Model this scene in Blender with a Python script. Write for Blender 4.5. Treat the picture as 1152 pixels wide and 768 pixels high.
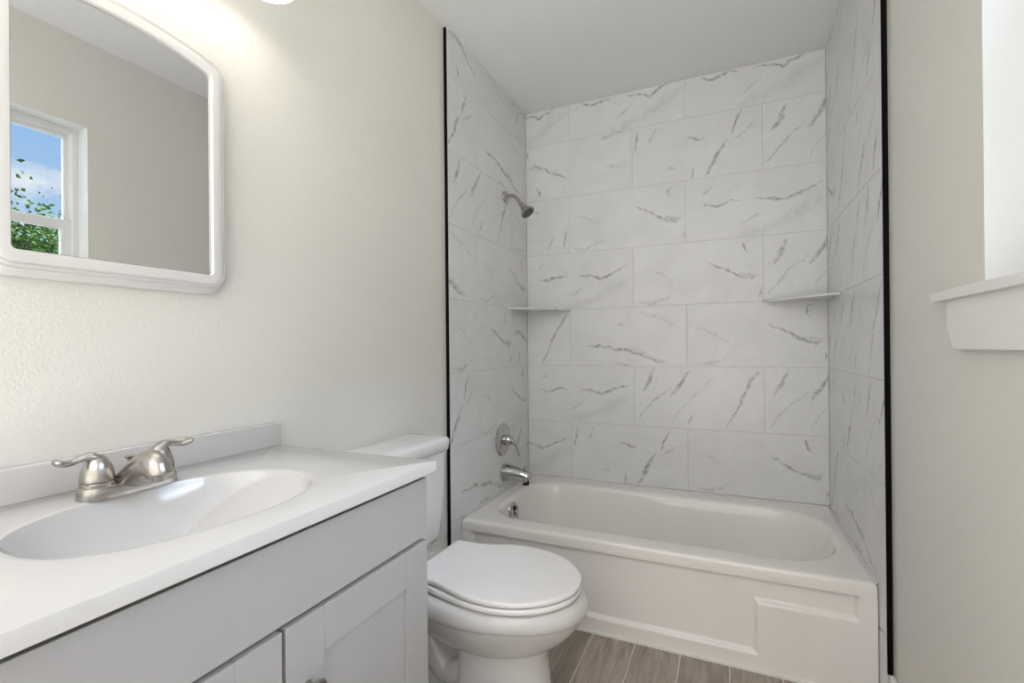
import bpy, bmesh, math, random
from mathutils import Vector, Matrix
PI = math.pi
for o in list(bpy.data.objects):
    bpy.data.objects.remove(o, do_unlink=True)
S = bpy.context.scene
COL = S.collection

# ------------------------------------------------------------------ camera, light, exposure
cam_d = bpy.data.cameras.new('camera')
cam = bpy.data.objects.new('camera', cam_d)
COL.objects.link(cam)
YAW, PIT, ROL = math.radians(24.203), math.radians(0.066), math.radians(-0.538)
Fv = Vector((-math.sin(YAW) * math.cos(PIT), math.cos(YAW) * math.cos(PIT), math.sin(PIT)))
Rv = Vector((math.cos(YAW), math.sin(YAW), 0))
Uv = Rv.cross(Fv)
R2 = Rv * math.cos(ROL) + Uv * math.sin(ROL)
U2 = -Rv * math.sin(ROL) + Uv * math.cos(ROL)
m = Matrix((R2, U2, -Fv)).transposed().to_4x4()
m.translation = (1.0449, -2.5439, 1.0789)
cam.matrix_world = m
cam_d.sensor_width = 36
cam_d.lens = 543.01 * 36 / 1152
cam_d.shift_y = 5.04 / 1152
cam_d.clip_start = 0.02
S.camera = cam

SKY = 0.95           # sky near the horizon
SKY_HIGH = 20.0      # bright hazy sky overhead
LAMP_W = 0.29        # each vanity bulb
UP_W = 51.0        # added unseen fill aimed up from low in the hall
HALL_W = 22.0      # added fill panel under the hall ceiling, unseen behind the camera
SUN_W = 0.8
hl = bpy.data.lights.new('hall_fill_down', 'AREA')
hl.shape = 'RECTANGLE'
hl.size, hl.size_y = 3.2, 2.0
hl.energy = HALL_W
hl.color = (0.98, 0.985, 1.0)
ho = bpy.data.objects.new('hall_fill_down', hl)
COL.objects.link(ho)
ho.location = (0.9, -3.95, 2.385)
ul = bpy.data.lights.new('hall_fill_up', 'AREA')
ul.shape = 'RECTANGLE'
ul.size, ul.size_y = 2.0, 1.4
ul.energy = UP_W
ul.color = (0.985, 0.985, 1.0)
uo = bpy.data.objects.new('hall_fill_up', ul)
COL.objects.link(uo)
uo.location = (0.9, -4.0, 0.35)
uo.rotation_euler = (PI, 0, 0)
S.view_settings.view_transform = 'Standard'
S.view_settings.look = 'None'
S.view_settings.exposure = 0.32
S.view_settings.gamma = 1.0
S.view_settings.use_curve_mapping = False


# ------------------------------------------------------------------ node helper
class NT:
    def __init__(self, name):
        self.mat = bpy.data.materials.new(name)
        self.mat.use_nodes = True
        self.t = self.mat.node_tree
        self.b = self.t.nodes['Principled BSDF']
        self.out = self.t.nodes['Material Output']

    def n(self, kind, **kw):
        nd = self.t.nodes.new(kind)
        for k, v in kw.items():
            setattr(nd, k, v)
        return nd

    def put(self, sock, v):
        if isinstance(v, bpy.types.NodeSocket):
            self.t.links.new(v, sock)
        else:
            sock.default_value = v

    def math(self, op, a, b=None, c=None, clamp=False):
        nd = self.n('ShaderNodeMath', operation=op, use_clamp=clamp)
        self.put(nd.inputs[0], a)
        if b is not None:
            self.put(nd.inputs[1], b)
        if c is not None:
            self.put(nd.inputs[2], c)
        return nd.outputs[0]

    def coord(self, kind='Object'):
        return self.n('ShaderNodeTexCoord').outputs[kind]

    def mapping(self, vec, scale=(1, 1, 1), loc=(0, 0, 0), rot=(0, 0, 0)):
        nd = self.n('ShaderNodeMapping')
        self.put(nd.inputs['Vector'], vec)
        nd.inputs['Scale'].default_value = scale
        nd.inputs['Location'].default_value = loc
        nd.inputs['Rotation'].default_value = rot
        return nd.outputs[0]

    def noise(self, vec, scale, detail=3, rough=0.5, out='Fac', dist=0.0):
        nd = self.n('ShaderNodeTexNoise')
        if vec is not None:
            self.put(nd.inputs['Vector'], vec)
        nd.inputs['Scale'].default_value = scale
        nd.inputs['Detail'].default_value = detail
        nd.inputs['Roughness'].default_value = rough
        nd.inputs['Distortion'].default_value = dist
        return nd.outputs[out]

    def ramp(self, fac, stops):
        nd = self.n('ShaderNodeValToRGB')
        self.put(nd.inputs[0], fac)
        el = nd.color_ramp.elements
        while len(el) < len(stops):
            el.new(0.5)
        for e, (p, c) in zip(el, stops):
            e.position = p
            e.color = c if len(c) == 4 else (*c, 1)
        return nd.outputs[0]

    def mix(self, fac, a, b, blend='MIX'):
        nd = self.n('ShaderNodeMix', data_type='RGBA', blend_type=blend)
        self.put(nd.inputs[0], fac)
        self.put(nd.inputs[6], a if isinstance(a, bpy.types.NodeSocket) else (*a, 1))
        self.put(nd.inputs[7], b if isinstance(b, bpy.types.NodeSocket) else (*b, 1))
        return nd.outputs[2]

    def bump(self, h, strength=0.2, dist=0.002):
        nd = self.n('ShaderNodeBump')
        nd.inputs['Strength'].default_value = strength
        nd.inputs['Distance'].default_value = dist
        self.put(nd.inputs['Height'], h)
        self.t.links.new(nd.outputs[0], self.b.inputs['Normal'])

    def set(self, **kw):
        for k, v in kw.items():
            s = self.b.inputs[k.replace('_', ' ')]
            if isinstance(v, tuple) and len(v) == 3:
                v = (*v, 1)
            self.put(s, v)
        return self.mat


def simple(name, col, rough=0.4, metal=0.0, var=0.03, scale=8.0, coat=0.0, spec=0.5, bump=0.0, bscale=200.0):
    """plain material with a faint procedural mottling"""
    t = NT(name)
    nz = t.noise(t.coord(), scale, 3)
    lo = tuple(max(0, c * (1 - var)) for c in col)
    hi = tuple(min(1, c * (1 + var)) for c in col)
    c = t.ramp(nz, [(0.3, lo), (0.7, hi)])
    t.set(Base_Color=c, Roughness=rough, Metallic=metal, Coat_Weight=coat, Specular_IOR_Level=spec)
    if bump:
        t.bump(t.noise(t.coord(), bscale, 2), bump, 0.001)
    return t.mat


def paint(name, col, bscale=170.0, strength=0.25):
    """rolled wall paint over an orange-peel texture"""
    t = NT(name)
    co = t.coord()
    h = t.noise(co, bscale, 2.5, 0.55)
    h2 = t.ramp(h, [(0.38, (0, 0, 0)), (0.68, (1, 1, 1))])
    c = t.ramp(t.noise(co, 2.0, 2), [(0.3, tuple(x * 0.985 for x in col)), (0.7, col)])
    t.set(Base_Color=c, Roughness=0.55, Specular_IOR_Level=0.35)
    t.bump(h2, strength, 0.0016)
    return t.mat


M = {}
M['paint'] = paint('greige wall paint', (0.815, 0.794, 0.742))
M['ceil'] = paint('white ceiling paint', (0.89, 0.89, 0.885), 120, 0.4)
M['trim'] = simple('white trim paint', (0.90, 0.88, 0.855), 0.35, var=0.01)
M['frame_white'] = simple('white mirror frame', (0.76, 0.75, 0.735), 0.3, var=0.01)
M['vinyl'] = simple('white window vinyl', (0.82, 0.83, 0.83), 0.3, var=0.01)
M['porcelain'] = simple('white porcelain', (0.74, 0.735, 0.735), 0.08, var=0.008, coat=0.4)
M['seat'] = simple('white toilet seat plastic', (0.90, 0.885, 0.885), 0.22, var=0.008)
M['tub'] = simple('warm white tub enamel', (0.92, 0.89, 0.86), 0.13, var=0.012, coat=0.3)
M['marble'] = simple('white cultured marble', (0.62, 0.605, 0.595), 0.14, var=0.012, coat=0.25)
M['cab'] = simple('grey cabinet paint', (0.40, 0.39, 0.385), 0.42, var=0.015, scale=30, bump=0.04, bscale=350)
M['shade_dark'] = simple('dark gap shade', (0.10, 0.10, 0.10), 0.7)  # dark fill that paints shade into narrow gaps
M['nickel'] = simple('brushed nickel', (0.47, 0.445, 0.42), 0.25, 1.0, 0.06, 90)
M['chrome'] = simple('polished chrome', (0.52, 0.52, 0.53), 0.09, 1.0, 0.03, 20)
M['pewter'] = simple('dark pewter knob', (0.30, 0.29, 0.28), 0.3, 1.0, 0.05, 40)
M['rubber'] = simple('dark nozzle face', (0.10, 0.10, 0.10), 0.5)
M['black'] = simple('black tile edge trim', (0.002, 0.002, 0.002), 0.7, spec=0.1)
M['grout'] = simple('pale grout', (0.58, 0.58, 0.57), 0.85, var=0.04, scale=60)
M['dark'] = simple('dark overflow slots', (0.02, 0.02, 0.02), 0.6)
M['bark'] = simple('bark', (0.10, 0.075, 0.05), 0.9, var=0.3, scale=20)
M['ground'] = simple('dry lawn', (0.15, 0.155, 0.10), 0.95, var=0.35, scale=3)


def leaf_mat():
    t = NT('leaf green')
    c = t.ramp(t.noise(t.coord(), 2.5, 4), [(0.3, (0.010, 0.032, 0.006)), (0.7, (0.045, 0.09, 0.018))])
    t.set(Base_Color=c, Roughness=0.9, Specular_IOR_Level=0.1)
    return t.mat


M['leaf'] = leaf_mat()


def mirror_mat():
    t = NT('silvered mirror glass')
    c = t.ramp(t.noise(t.coord(), 4, 2), [(0.2, (0.86, 0.87, 0.875)), (0.8, (0.88, 0.885, 0.89))])
    t.set(Base_Color=c, Roughness=0.0, Metallic=1.0)
    return t.mat


M['mirror'] = mirror_mat()


def glass_mat():
    t = NT('window glass')
    g = t.n('ShaderNodeBsdfGlossy')
    g.inputs['Roughness'].default_value = 0.0
    tr = t.n('ShaderNodeBsdfTransparent')
    tr.inputs[0].default_value = (0.93, 0.95, 0.95, 1)
    fr = t.n('ShaderNodeFresnel')
    fr.inputs[0].default_value = 1.35
    mx = t.n('ShaderNodeMixShader')
    t.t.links.new(fr.outputs[0], mx.inputs[0])
    t.t.links.new(tr.outputs[0], mx.inputs[1])
    t.t.links.new(g.outputs[0], mx.inputs[2])
    t.t.links.new(mx.outputs[0], t.out.inputs[0])
    return t.mat


M['glass'] = glass_mat()


def glow(name, col, s):
    t = NT(name)
    t.set(Base_Color=(0.85, 0.84, 0.82), Roughness=0.3, Emission_Color=col, Emission_Strength=s)
    return t.mat


M['shade'] = glow('lit frosted glass', (1.0, 0.95, 0.88), 1.1)
M['bulb'] = glow('lit bulb', (1.0, 0.93, 0.84), 2.0)
M['diffuser'] = glow('lit ceiling diffuser', (1.0, 0.96, 0.92), 1.5)


def wood_tile():
    """wood-look porcelain planks running along y, with grout joints"""
    t = NT('wood look plank tile')
    uv = t.n('ShaderNodeUVMap')
    uv.uv_map = 'plank'
    idn = t.n('ShaderNodeUVMap')
    idn.uv_map = 'print'
    sx = t.n('ShaderNodeSeparateXYZ')
    t.put(sx.inputs[0], idn.outputs[0])
    off = t.n('ShaderNodeVectorMath', operation='MULTIPLY_ADD')
    t.put(off.inputs[0], idn.outputs[0])
    off.inputs[1].default_value = (7.3, 11.1, 0)
    t.put(off.inputs[2], uv.outputs[0])
    v = off.outputs[0]
    g = t.noise(t.mapping(v, (60, 5, 1)), 1.0, 5, 0.6, dist=1.2)
    g2 = t.noise(t.mapping(v, (11, 2.2, 1)), 1.0, 4, 0.55, dist=2.0)
    f = t.math('ADD', t.math('MULTIPLY', g, 0.45), t.math('MULTIPLY', g2, 0.55))
    c = t.ramp(f, [(0.32, (0.23, 0.185, 0.15)), (0.5, (0.38, 0.32, 0.272)), (0.68, (0.54, 0.475, 0.415))])
    k = t.math('MULTIPLY_ADD', sx.outputs[1], 0.3, 0.85)
    c2 = t.mix(1.0, c, k, 'MULTIPLY')
    t.set(Base_Color=c2, Roughness=0.42)
    t.bump(g, 0.12, 0.001)
    return t.mat


M['plank'] = wood_tile()


# ------------------------------------------------------------------ marble tile with five vein prints
def marble_tile():
    t = NT('marble look tile')
    uvn = t.n('ShaderNodeUVMap')
    uvn.uv_map = 'tile'
    idn = t.n('ShaderNodeUVMap')
    idn.uv_map = 'print'
    si = t.n('ShaderNodeSeparateXYZ')
    t.put(si.inputs[0], idn.outputs[0])
    pid, rnd = si.outputs[0], si.outputs[1]
    # sampling position: metres in the tile, moved per print so the noise differs
    pos = t.n('ShaderNodeVectorMath', operation='MULTIPLY_ADD')
    t.put(pos.inputs[0], idn.outputs[0])
    pos.inputs[1].default_value = (3.7, 0.9, 0)
    pm = t.mapping(uvn.outputs[0], (0.6, 0.3, 1))
    t.put(pos.inputs[2], pm)
    p = pos.outputs[0]
    w1 = t.noise(p, 22, 4, 0.65, 'Color')
    w2 = t.noise(p, 7, 2, 0.5, 'Color')
    s1 = t.n('ShaderNodeSeparateXYZ')
    t.put(s1.inputs[0], w1)
    s2 = t.n('ShaderNodeSeparateXYZ')
    t.put(s2.inputs[0], w2)
    su = t.n('ShaderNodeSeparateXYZ')
    t.put(su.inputs[0], uvn.outputs[0])
    u0, v0 = su.outputs[0], su.outputs[1]
    wob = lambda k, a, b: t.math('ADD', t.math('MULTIPLY', t.math('SUBTRACT', s1.outputs[k], 0.5), a),
                                 t.math('MULTIPLY', t.math('SUBTRACT', s2.outputs[k], 0.5), b))
    u = t.math('ADD', u0, wob(0, 0.055, 0.05))
    v = t.math('ADD', v0, wob(1, 0.13, 0.09))
    brk = t.ramp(t.noise(p, 38, 3, 0.6), [(0.36, (0.15, 0.15, 0.15)), (0.6, (1, 1, 1))])

    def curve(x, pts):
        nd = t.n('ShaderNodeFloatCurve')
        t.put(nd.inputs['Value'], x)
        c = nd.mapping.curves[0]
        pts = sorted(pts)
        while len(c.points) < len(pts):
            c.points.new(0.5, 0.5)
        for cp, q in zip(c.points, pts):
            cp.location = q
            cp.handle_type = 'VECTOR'
        nd.mapping.update()
        return nd.outputs[0]

    def stroke(axis, pts, width, strength):
        """pts follow the vein along u ('u') or v ('v'); it thins to nothing at both ends"""
        a, b = (u, v) if axis == 'u' else (v, u)
        pts = sorted(pts)
        lo, hi = pts[0][0], pts[-1][0]
        c = curve(a, [(0, pts[0][1])] * (lo > 0.001) + pts + [(1, pts[-1][1])] * (hi < 0.999))
        e = min(0.05, (hi - lo) * 0.25)
        mid = (lo + hi) / 2
        w = curve(a, [(max(0, lo - .001), 0.0), (lo + e, 0.7), (mid, 1.0), (hi - e, 0.6), (min(1, hi + .001), 0.0)]
                  + ([(0, 0)] if lo > 0.002 else []) + ([(1, 0)] if hi < 0.998 else []))
        d = t.math('ABSOLUTE', t.math('SUBTRACT', b, c))
        q = t.math('DIVIDE', d, t.math('MULTIPLY_ADD', w, width * .72, 0.0001))
        mk = t.math('SUBTRACT', 1.0, q, clamp=True)
        mk = t.math('MULTIPLY', mk, w, clamp=True)
        return t.math('MULTIPLY', mk, strength)

    PR = {
        0: [  # long wavy horizontal vein with a dip and rise at the right
            ('u', [(0.10, .60), (0.22, .53), (0.34, .60), (0.43, .57)], .045, 1.0),
            ('u', [(0.50, .58), (0.62, .57), (0.72, .50), (0.86, .62), (0.99, .74)], .045, .9),
            ('u', [(0.10, .72), (0.17, .80), (0.24, .90)], .05, .4),
            ('u', [(0.40, .20), (0.52, .32), (0.60, .45)], .05, .35),
            ('u', [(0.62, .12), (0.80, .30), (1.0, .52)], .22, .13),
            ('u', [(0.35, .02), (0.55, .10), (0.75, .22)], .16, .14)],
        1: [  # hook at the upper right over a vein sagging to the right edge
            ('v', [(0.72, .90), (0.80, .86), (0.90, .85), (0.99, .94)], .018, 1.0),
            ('u', [(0.58, .66), (0.66, .60), (0.76, .50), (0.82, .42), (0.92, .35), (1.0, .46)], .05, .95),
            ('u', [(0.80, .46), (0.90, .40), (0.99, .42)], .09, .4),
            ('v', [(0.04, .97), (0.14, .98), (0.24, .97)], .015, .8),
            ('u', [(0.02, .05), (0.14, .03), (0.26, .10), (0.34, .22)], .05, .38),
            ('u', [(0.02, .62), (0.14, .60), (0.24, .50), (0.36, .30)], .035, .25)],
        2: [  # bold parallel diagonal strokes
            ('v', [(0.50, .30), (0.72, .38), (0.98, .46)], .038, .95),
            ('v', [(0.02, .72), (0.24, .78), (0.52, .84), (0.78, .92), (0.97, .99)], .022, .9),
            ('v', [(0.62, .88), (0.80, .92), (0.98, .97)], .032, .7),
            ('v', [(0.05, .30), (0.30, .37), (0.60, .52), (0.85, .62)], .012, .45),
            ('v', [(0.55, .07), (0.74, .12), (0.97, .17)], .038, .85),
            ('v', [(0.06, .02), (0.28, .10), (0.50, .20), (0.68, .32)], .02, .5),
            ('v', [(0.04, .44), (0.16, .46), (0.30, .49)], .022, .6)],
        3: [  # one vein falling to the lower right corner
            ('u', [(0.12, .36), (0.22, .34), (0.34, .33), (0.48, .27), (0.60, .21), (0.72, .10), (0.84, .04)], .05, 1.0),
            ('u', [(0.42, .30), (0.60, .24), (0.72, .13), (0.86, .06)], .09, .35),
            ('u', [(0.42, .72), (0.50, .70)], .05, .35),
            ('u', [(0.60, .90), (0.76, .82), (0.96, .60)], .08, .18),
            ('u', [(0.36, .04), (0.50, .03), (0.60, .01)], .04, .5)],
        4: [  # short uprights at the left, a small hook, strokes at the right
            ('v', [(0.56, .02), (0.74, .04), (0.97, .05)], .022, .8),
            ('v', [(0.66, .15), (0.82, .18), (0.97, .21)], .022, .55),
            ('u', [(0.42, .62), (0.47, .70), (0.54, .62), (0.60, .66)], .05, .85),
            ('v', [(0.60, .78), (0.78, .81), (0.99, .86)], .024, .95),
            ('v', [(0.02, .58), (0.26, .66), (0.50, .72), (0.58, .75)], .035, .95),
            ('v', [(0.01, .48), (0.12, .49), (0.24, .50)], .022, .8),
            ('u', [(0.74, .46), (0.86, .62), (0.99, .80)], .03, .5),
            ('u', [(0.26, .20), (0.32, .24), (0.38, .20)], .05, .45)],
    }
    total = None
    for k, strokes in PR.items():
        acc = None
        for s in strokes:
            x = stroke(*s)
            acc = x if acc is None else t.math('MAXIMUM', acc, x)
        sel = t.math('COMPARE', pid, float(k), 0.3)
        acc = t.math('MULTIPLY', acc, sel)
        total = acc if total is None else t.math('ADD', total, acc)
    total = t.math('MULTIPLY', total, brk, clamp=True)
    body = t.ramp(t.noise(p, 5, 4, 0.6, dist=1.5), [(0.3, (0.765, 0.767, 0.77)), (0.7, (0.83, 0.832, 0.835))])
    mott = t.ramp(t.noise(p, 70, 2, 0.6), [(0.3, (0.97, 0.97, 0.97)), (0.7, (1, 1, 1))])
    body = t.mix(1.0, body, mott, 'MULTIPLY')
    c = t.mix(t.math('POWER', total, 0.8), body, (0.25, 0.25, 0.255))
    t.set(Base_Color=c, Roughness=0.25, Specular_IOR_Level=0.45)
    return t.mat


M['tile'] = marble_tile()


# ------------------------------------------------------------------ mesh helpers
def obj(name, bm, mat, parent=None, smooth=False, angle=None):
    me = bpy.data.meshes.new(name)
    bm.normal_update()
    bm.to_mesh(me)
    bm.free()
    for mm in (mat if isinstance(mat, (list, tuple)) else [mat]):
        me.materials.append(mm)
    o = bpy.data.objects.new(name, me)
    COL.objects.link(o)
    if parent is not None:
        o.parent = parent
    if smooth:
        for p in me.polygons:
            p.use_smooth = True
        if angle:
            bm2 = bmesh.new()
            bm2.from_mesh(me)
            for e in bm2.edges:
                if len(e.link_faces) == 2 and e.calc_face_angle(0) > math.radians(angle):
                    e.smooth = False
            bm2.to_mesh(me)
            bm2.free()
    return o


def thing(name, label, cat, group=None, loc=(0, 0, 0)):
    o = bpy.data.objects.new(name, None)
    o.empty_display_size = 0.05
    COL.objects.link(o)
    o.location = loc
    tag(o, label, cat, group)
    return o


def tag(o, label, cat, group=None):
    o['label'] = label
    o['category'] = cat
    if group:
        o['group'] = group
    return o


def struct(o):
    o['kind'] = 'structure'
    return o


def NB():
    return bmesh.new()


def box(bm, x0, x1, y0, y1, z0, z1, bev=0.0, seg=2):
    r = bmesh.ops.create_cube(bm, size=1.0)
    vs = r['verts']
    for q in vs:
        q.co = Vector((x0 + (q.co.x + .5) * (x1 - x0), y0 + (q.co.y + .5) * (y1 - y0), z0 + (q.co.z + .5) * (z1 - z0)))
    if bev:
        es = list({e for q in vs for e in q.link_edges})
        bmesh.ops.bevel(bm, geom=es, offset=bev, segments=seg, affect='EDGES', profile=0.5)
    return bm


def loft(bm, rings, cap0=True, cap1=True, closed=True):
    """rings: lists of 3-D points, all of one length"""
    vr = [[bm.verts.new(p) for p in r] for r in rings]
    n = len(rings[0])
    for a, b in zip(vr, vr[1:]):
        for i in range(n if closed else n - 1):
            j = (i + 1) % n
            try:
                bm.faces.new((a[i], a[j], b[j], b[i]))
            except ValueError:
                pass
    if cap0:
        bm.faces.new(list(reversed(vr[0])))
    if cap1:
        bm.faces.new(vr[-1])
    bmesh.ops.recalc_face_normals(bm, faces=bm.faces[:])
    return vr


def frame_of(d):
    d = Vector(d).normalized()
    a = Vector((0, 0, 1)) if abs(d.z) < 0.9 else Vector((1, 0, 0))
    x = d.cross(a).normalized()
    return x, d.cross(x).normalized(), d


def lathe(bm, prof, origin=(0, 0, 0), axis=(0, 0, 1), n=40, cap=True):
    """prof: (radius, distance along axis)"""
    x, y, d = frame_of(axis)
    o = Vector(origin)
    rings = []
    for r, h in prof:
        r = max(r, 1e-4)
        rings.append([o + d * h + x * (r * math.cos(2 * PI * i / n)) + y * (r * math.sin(2 * PI * i / n)) for i in range(n)])
    loft(bm, rings, cap, cap)


def catmull(pts, n=8):
    P_ = [Vector(p) for p in pts]
    P_ = [P_[0] * 2 - P_[1]] + P_ + [P_[-1] * 2 - P_[-2]]
    out = []
    for i in range(1, len(P_) - 2):
        a, b, c, d = P_[i - 1:i + 3]
        for k in range(n):
            s = k / n
            out.append(0.5 * ((2 * b) + (c - a) * s + (2 * a - 5 * b + 4 * c - d) * s * s + (3 * b - a - 3 * c + d) * s ** 3))
    out.append(P_[-2])
    return out


def tube(bm, pts, radii, n=20, sm=8, flat=None, side=None):
    """swept tube; radii one per control point (or (ra, rb) pairs); side fixes the direction of ra"""
    pr = [Vector((*p, *(r if isinstance(r, tuple) else (r, r)))) if False else None for p, r in zip(pts, radii)]
    path = catmull(pts, sm) if sm > 1 else [Vector(p) for p in pts]
    rr = [r if isinstance(r, tuple) else (r, r) for r in radii]
    ra = catmull([(r[0], r[1], 0) for r in rr], sm) if sm > 1 else [Vector((r[0], r[1], 0)) for r in rr]
    rings = []
    prev = None
    for i, p in enumerate(path):
        d = (path[min(i + 1, len(path) - 1)] - path[max(i - 1, 0)]).normalized()
        if side is not None:
            x = Vector(side)
            x = (x - d * x.dot(d)).normalized()
        elif prev is None:
            x = frame_of(d)[0]
        else:
            x = (prev - d * prev.dot(d)).normalized()
        prev = x
        y = d.cross(x)
        a, b = max(ra[i].x, 2e-4), max(ra[i].y, 2e-4)
        rings.append([p + x * (a * math.cos(2 * PI * k / n)) + y * (b * math.sin(2 * PI * k / n)) for k in range(n)])
    loft(bm, rings)


def rrect(cx, cy, hx, hy, r, n=96):
    """rounded rectangle sampled by angle from the centre"""
    out = []
    for i in range(n):
        a = 2 * PI * (i + 0.5) / n
        out.append(rr_hit(a, hx, hy, r))
    return [(cx + x, cy + y) for x, y in out]


def rr_hit(a, hx, hy, r):
    dx, dy = math.cos(a), math.sin(a)
    lo, hi = 0.0, hx + hy
    for _ in range(40):
        mid = (lo + hi) / 2
        x, y = abs(dx * mid), abs(dy * mid)
        qx, qy = max(x - (hx - r), 0), max(y - (hy - r), 0)
        inside = x <= hx and y <= hy and (qx * qx + qy * qy <= r * r or qx == 0 or qy == 0)
        if inside:
            lo = mid
        else:
            hi = mid
    return dx * lo, dy * lo


def extrude_poly(bm, pts, off, bev=0.0):
    """pts: closed planar list of 3-D points; off: thickness vector"""
    off = Vector(off)
    loft(bm, [[Vector(p) for p in pts], [Vector(p) + off for p in pts]])
    if bev:
        es = [e for e in bm.edges if len(e.link_faces) == 2 and e.calc_face_angle(0) > 0.7]
        bmesh.ops.bevel(bm, geom=es, offset=bev, segments=2, affect='EDGES', profile=0.5)


# ------------------------------------------------------------------ room dimensions
W = 1.45            # tiled alcove width, tile face to tile face
XL, XR = -0.016, 1.466   # painted wall faces
YT = -0.850         # front edge of the tiled walls
YF = -2.75          # wall behind the camera
H = 2.3985
TH = 0.3083         # tile row pitch
ZA = 2.2045         # lowest line of the top (cut) row
WY0, WY1 = -2.19, -1.400   # window opening
WZ0, WZ1 = 1.183, 2.035
XG = 1.552          # window plane

# ------------------------------------------------------------------ shell
def wall_slab(bm, x0, x1, y0, y1, z0, z1):
    box(bm, x0, x1, y0, y1, z0, z1)


bm = NB(); wall_slab(bm, XL - .12, XL, YF - .1, 0.1, -.05, H + .1)
wall_left = struct(obj('wall_left', bm, M['paint']))
bm = NB()
wall_slab(bm, XR, XR + .14, YF - .1, WY0, -.05, H + .1)
wall_slab(bm, XR, XR + .14, WY1, 0.1, -.05, H + .1)
wall_slab(bm, XR, XR + .14, WY0, WY1, -.05, WZ0 - .019)
wall_slab(bm, XR, XR + .14, WY0, WY1, WZ1, H + .1)
wall_right = struct(obj('wall_right', bm, M['paint']))
bm = NB(); wall_slab(bm, XL - .12, XR + .14, .012, .12, -.05, H + .1)
wall_back = struct(obj('wall_back', bm, M['paint']))
# added unseen hall, left open full width to throw fill light into the bathroom
bm = NB()
wall_slab(bm, -.8, 2.6, -5.1, -5.0, -.05, H)
wall_slab(bm, -.9, -.8, -5.1, YF - .1, -.05, H)
wall_slab(bm, 2.6, 2.7, -5.1, YF - .1, -.05, H)
wall_slab(bm, -.9, XL - .12, YF - .1, YF, -.05, H)
wall_slab(bm, XR + .14, 2.7, YF - .1, YF, -.05, H)
struct(obj('wall_added_hall', bm, M['paint']))
bm = NB(); box(bm, -.9, 2.7, -5.1, YF - .1, H, H + .1)
struct(obj('ceiling_added_hall', bm, M['ceil']))
bm = NB(); box(bm, -.9, 2.7, -5.1, YF, -.06, -.002)
struct(obj('floor_added_hall', bm, simple('hall carpet', (0.42, 0.40, 0.37), .9, var=.06, scale=60)))
bm = NB(); box(bm, XL, XR, YF - .1, .012, H, H + .1)
ceiling = struct(obj('ceiling', bm, M['ceil']))

# floor: planks along y over a grout bed
random.seed(4)
bm = NB()
uvp = bm.loops.layers.uv.new('plank')
uvi = bm.loops.layers.uv.new('print')
PW_, PL_ = 0.1560, 0.92
x0 = 0.413 - 3 * PW_
k = 0
planks = []
while x0 < XR:
    y0 = YF - random.random() * PL_ if k % 3 else YF - 0.55
    y0 = -1.22 - (0.37 * k % 1.0) * .42 - 2 * PL_
    while y0 < -.76:
        a, b = max(x0, XL) + .0021, min(x0 + PW_, XR) - .0021
        c, d = max(y0, YF) + .0016, min(y0 + PL_, -.76) - .0016
        if b - a > .01 and d - c > .01:
            planks.append((a, b, c, d, random.random(), random.random()))
        y0 += PL_
    x0 += PW_
    k += 1
for a, b, c, d, r1, r2 in planks:
    nf = len(bm.faces)
    box(bm, a, b, c, d, -.008, 0.0, .0012, 1)
    bm.faces.ensure_lookup_table()
    for f in bm.faces[nf:]:
        for l in f.loops:
            l[uvp].uv = (l.vert.co.x, l.vert.co.y)
            l[uvi].uv = (r1, r2)
floor_ = struct(obj('floor', bm, M['plank']))
bm = NB(); box(bm, XL, XR, YF, .012, -.06, -.0022)
obj('grout_bed', bm, simple('floor grout', (0.74, 0.71, 0.68), .8), floor_)

# ------------------------------------------------------------------ tile cladding
ROWZ = [H] + [ZA - i * TH for i in range(8)]    # row k lies between ROWZ[k] and ROWZ[k+1]
ROWZ[8] = max(ROWZ[8], 0.03)
GAP = 0.0011


def tile_panel(parent, plane, rows, face, depth):
    """rows: list of (row index, a0, a1, print, u0, u1, rot)"""
    bm = NB()
    ut = bm.loops.layers.uv.new('tile')
    ui = bm.loops.layers.uv.new('print')
    rnd = random.Random(9)
    for (k, a0, a1, pr, u0, u1, rot, z0, z1) in rows:
        nf = len(bm.faces)
        b0, b1, c0, c1 = a0 + GAP, a1 - GAP, z0 + GAP, z1 - GAP
        if plane == 'y':
            box(bm, b0, b1, face, face + depth, c0, c1, .0007, 1)
        else:
            x0_, x1_ = sorted((face, face + depth))
            box(bm, x0_, x1_, b0, b1, c0, c1, .0007, 1)
        bm.faces.ensure_lookup_table()
        r = rnd.random()
        for f in bm.faces[nf:]:
            for l in f.loops:
                q = l.vert.co
                a = q.x if plane == 'y' else q.y
                u = u0 + (u1 - u0) * (a - a0) / (a1 - a0)
                v = 1 - (z1 - q.z) / TH if k else (q.z - z0) / TH
                if rot:
                    u, v = 1 - u, 1 - v
                l[ut].uv = (u, v)
                l[ui].uv = (pr, r)
    o = obj('tile_panel', bm, M['tile'], parent)
    return o


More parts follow.
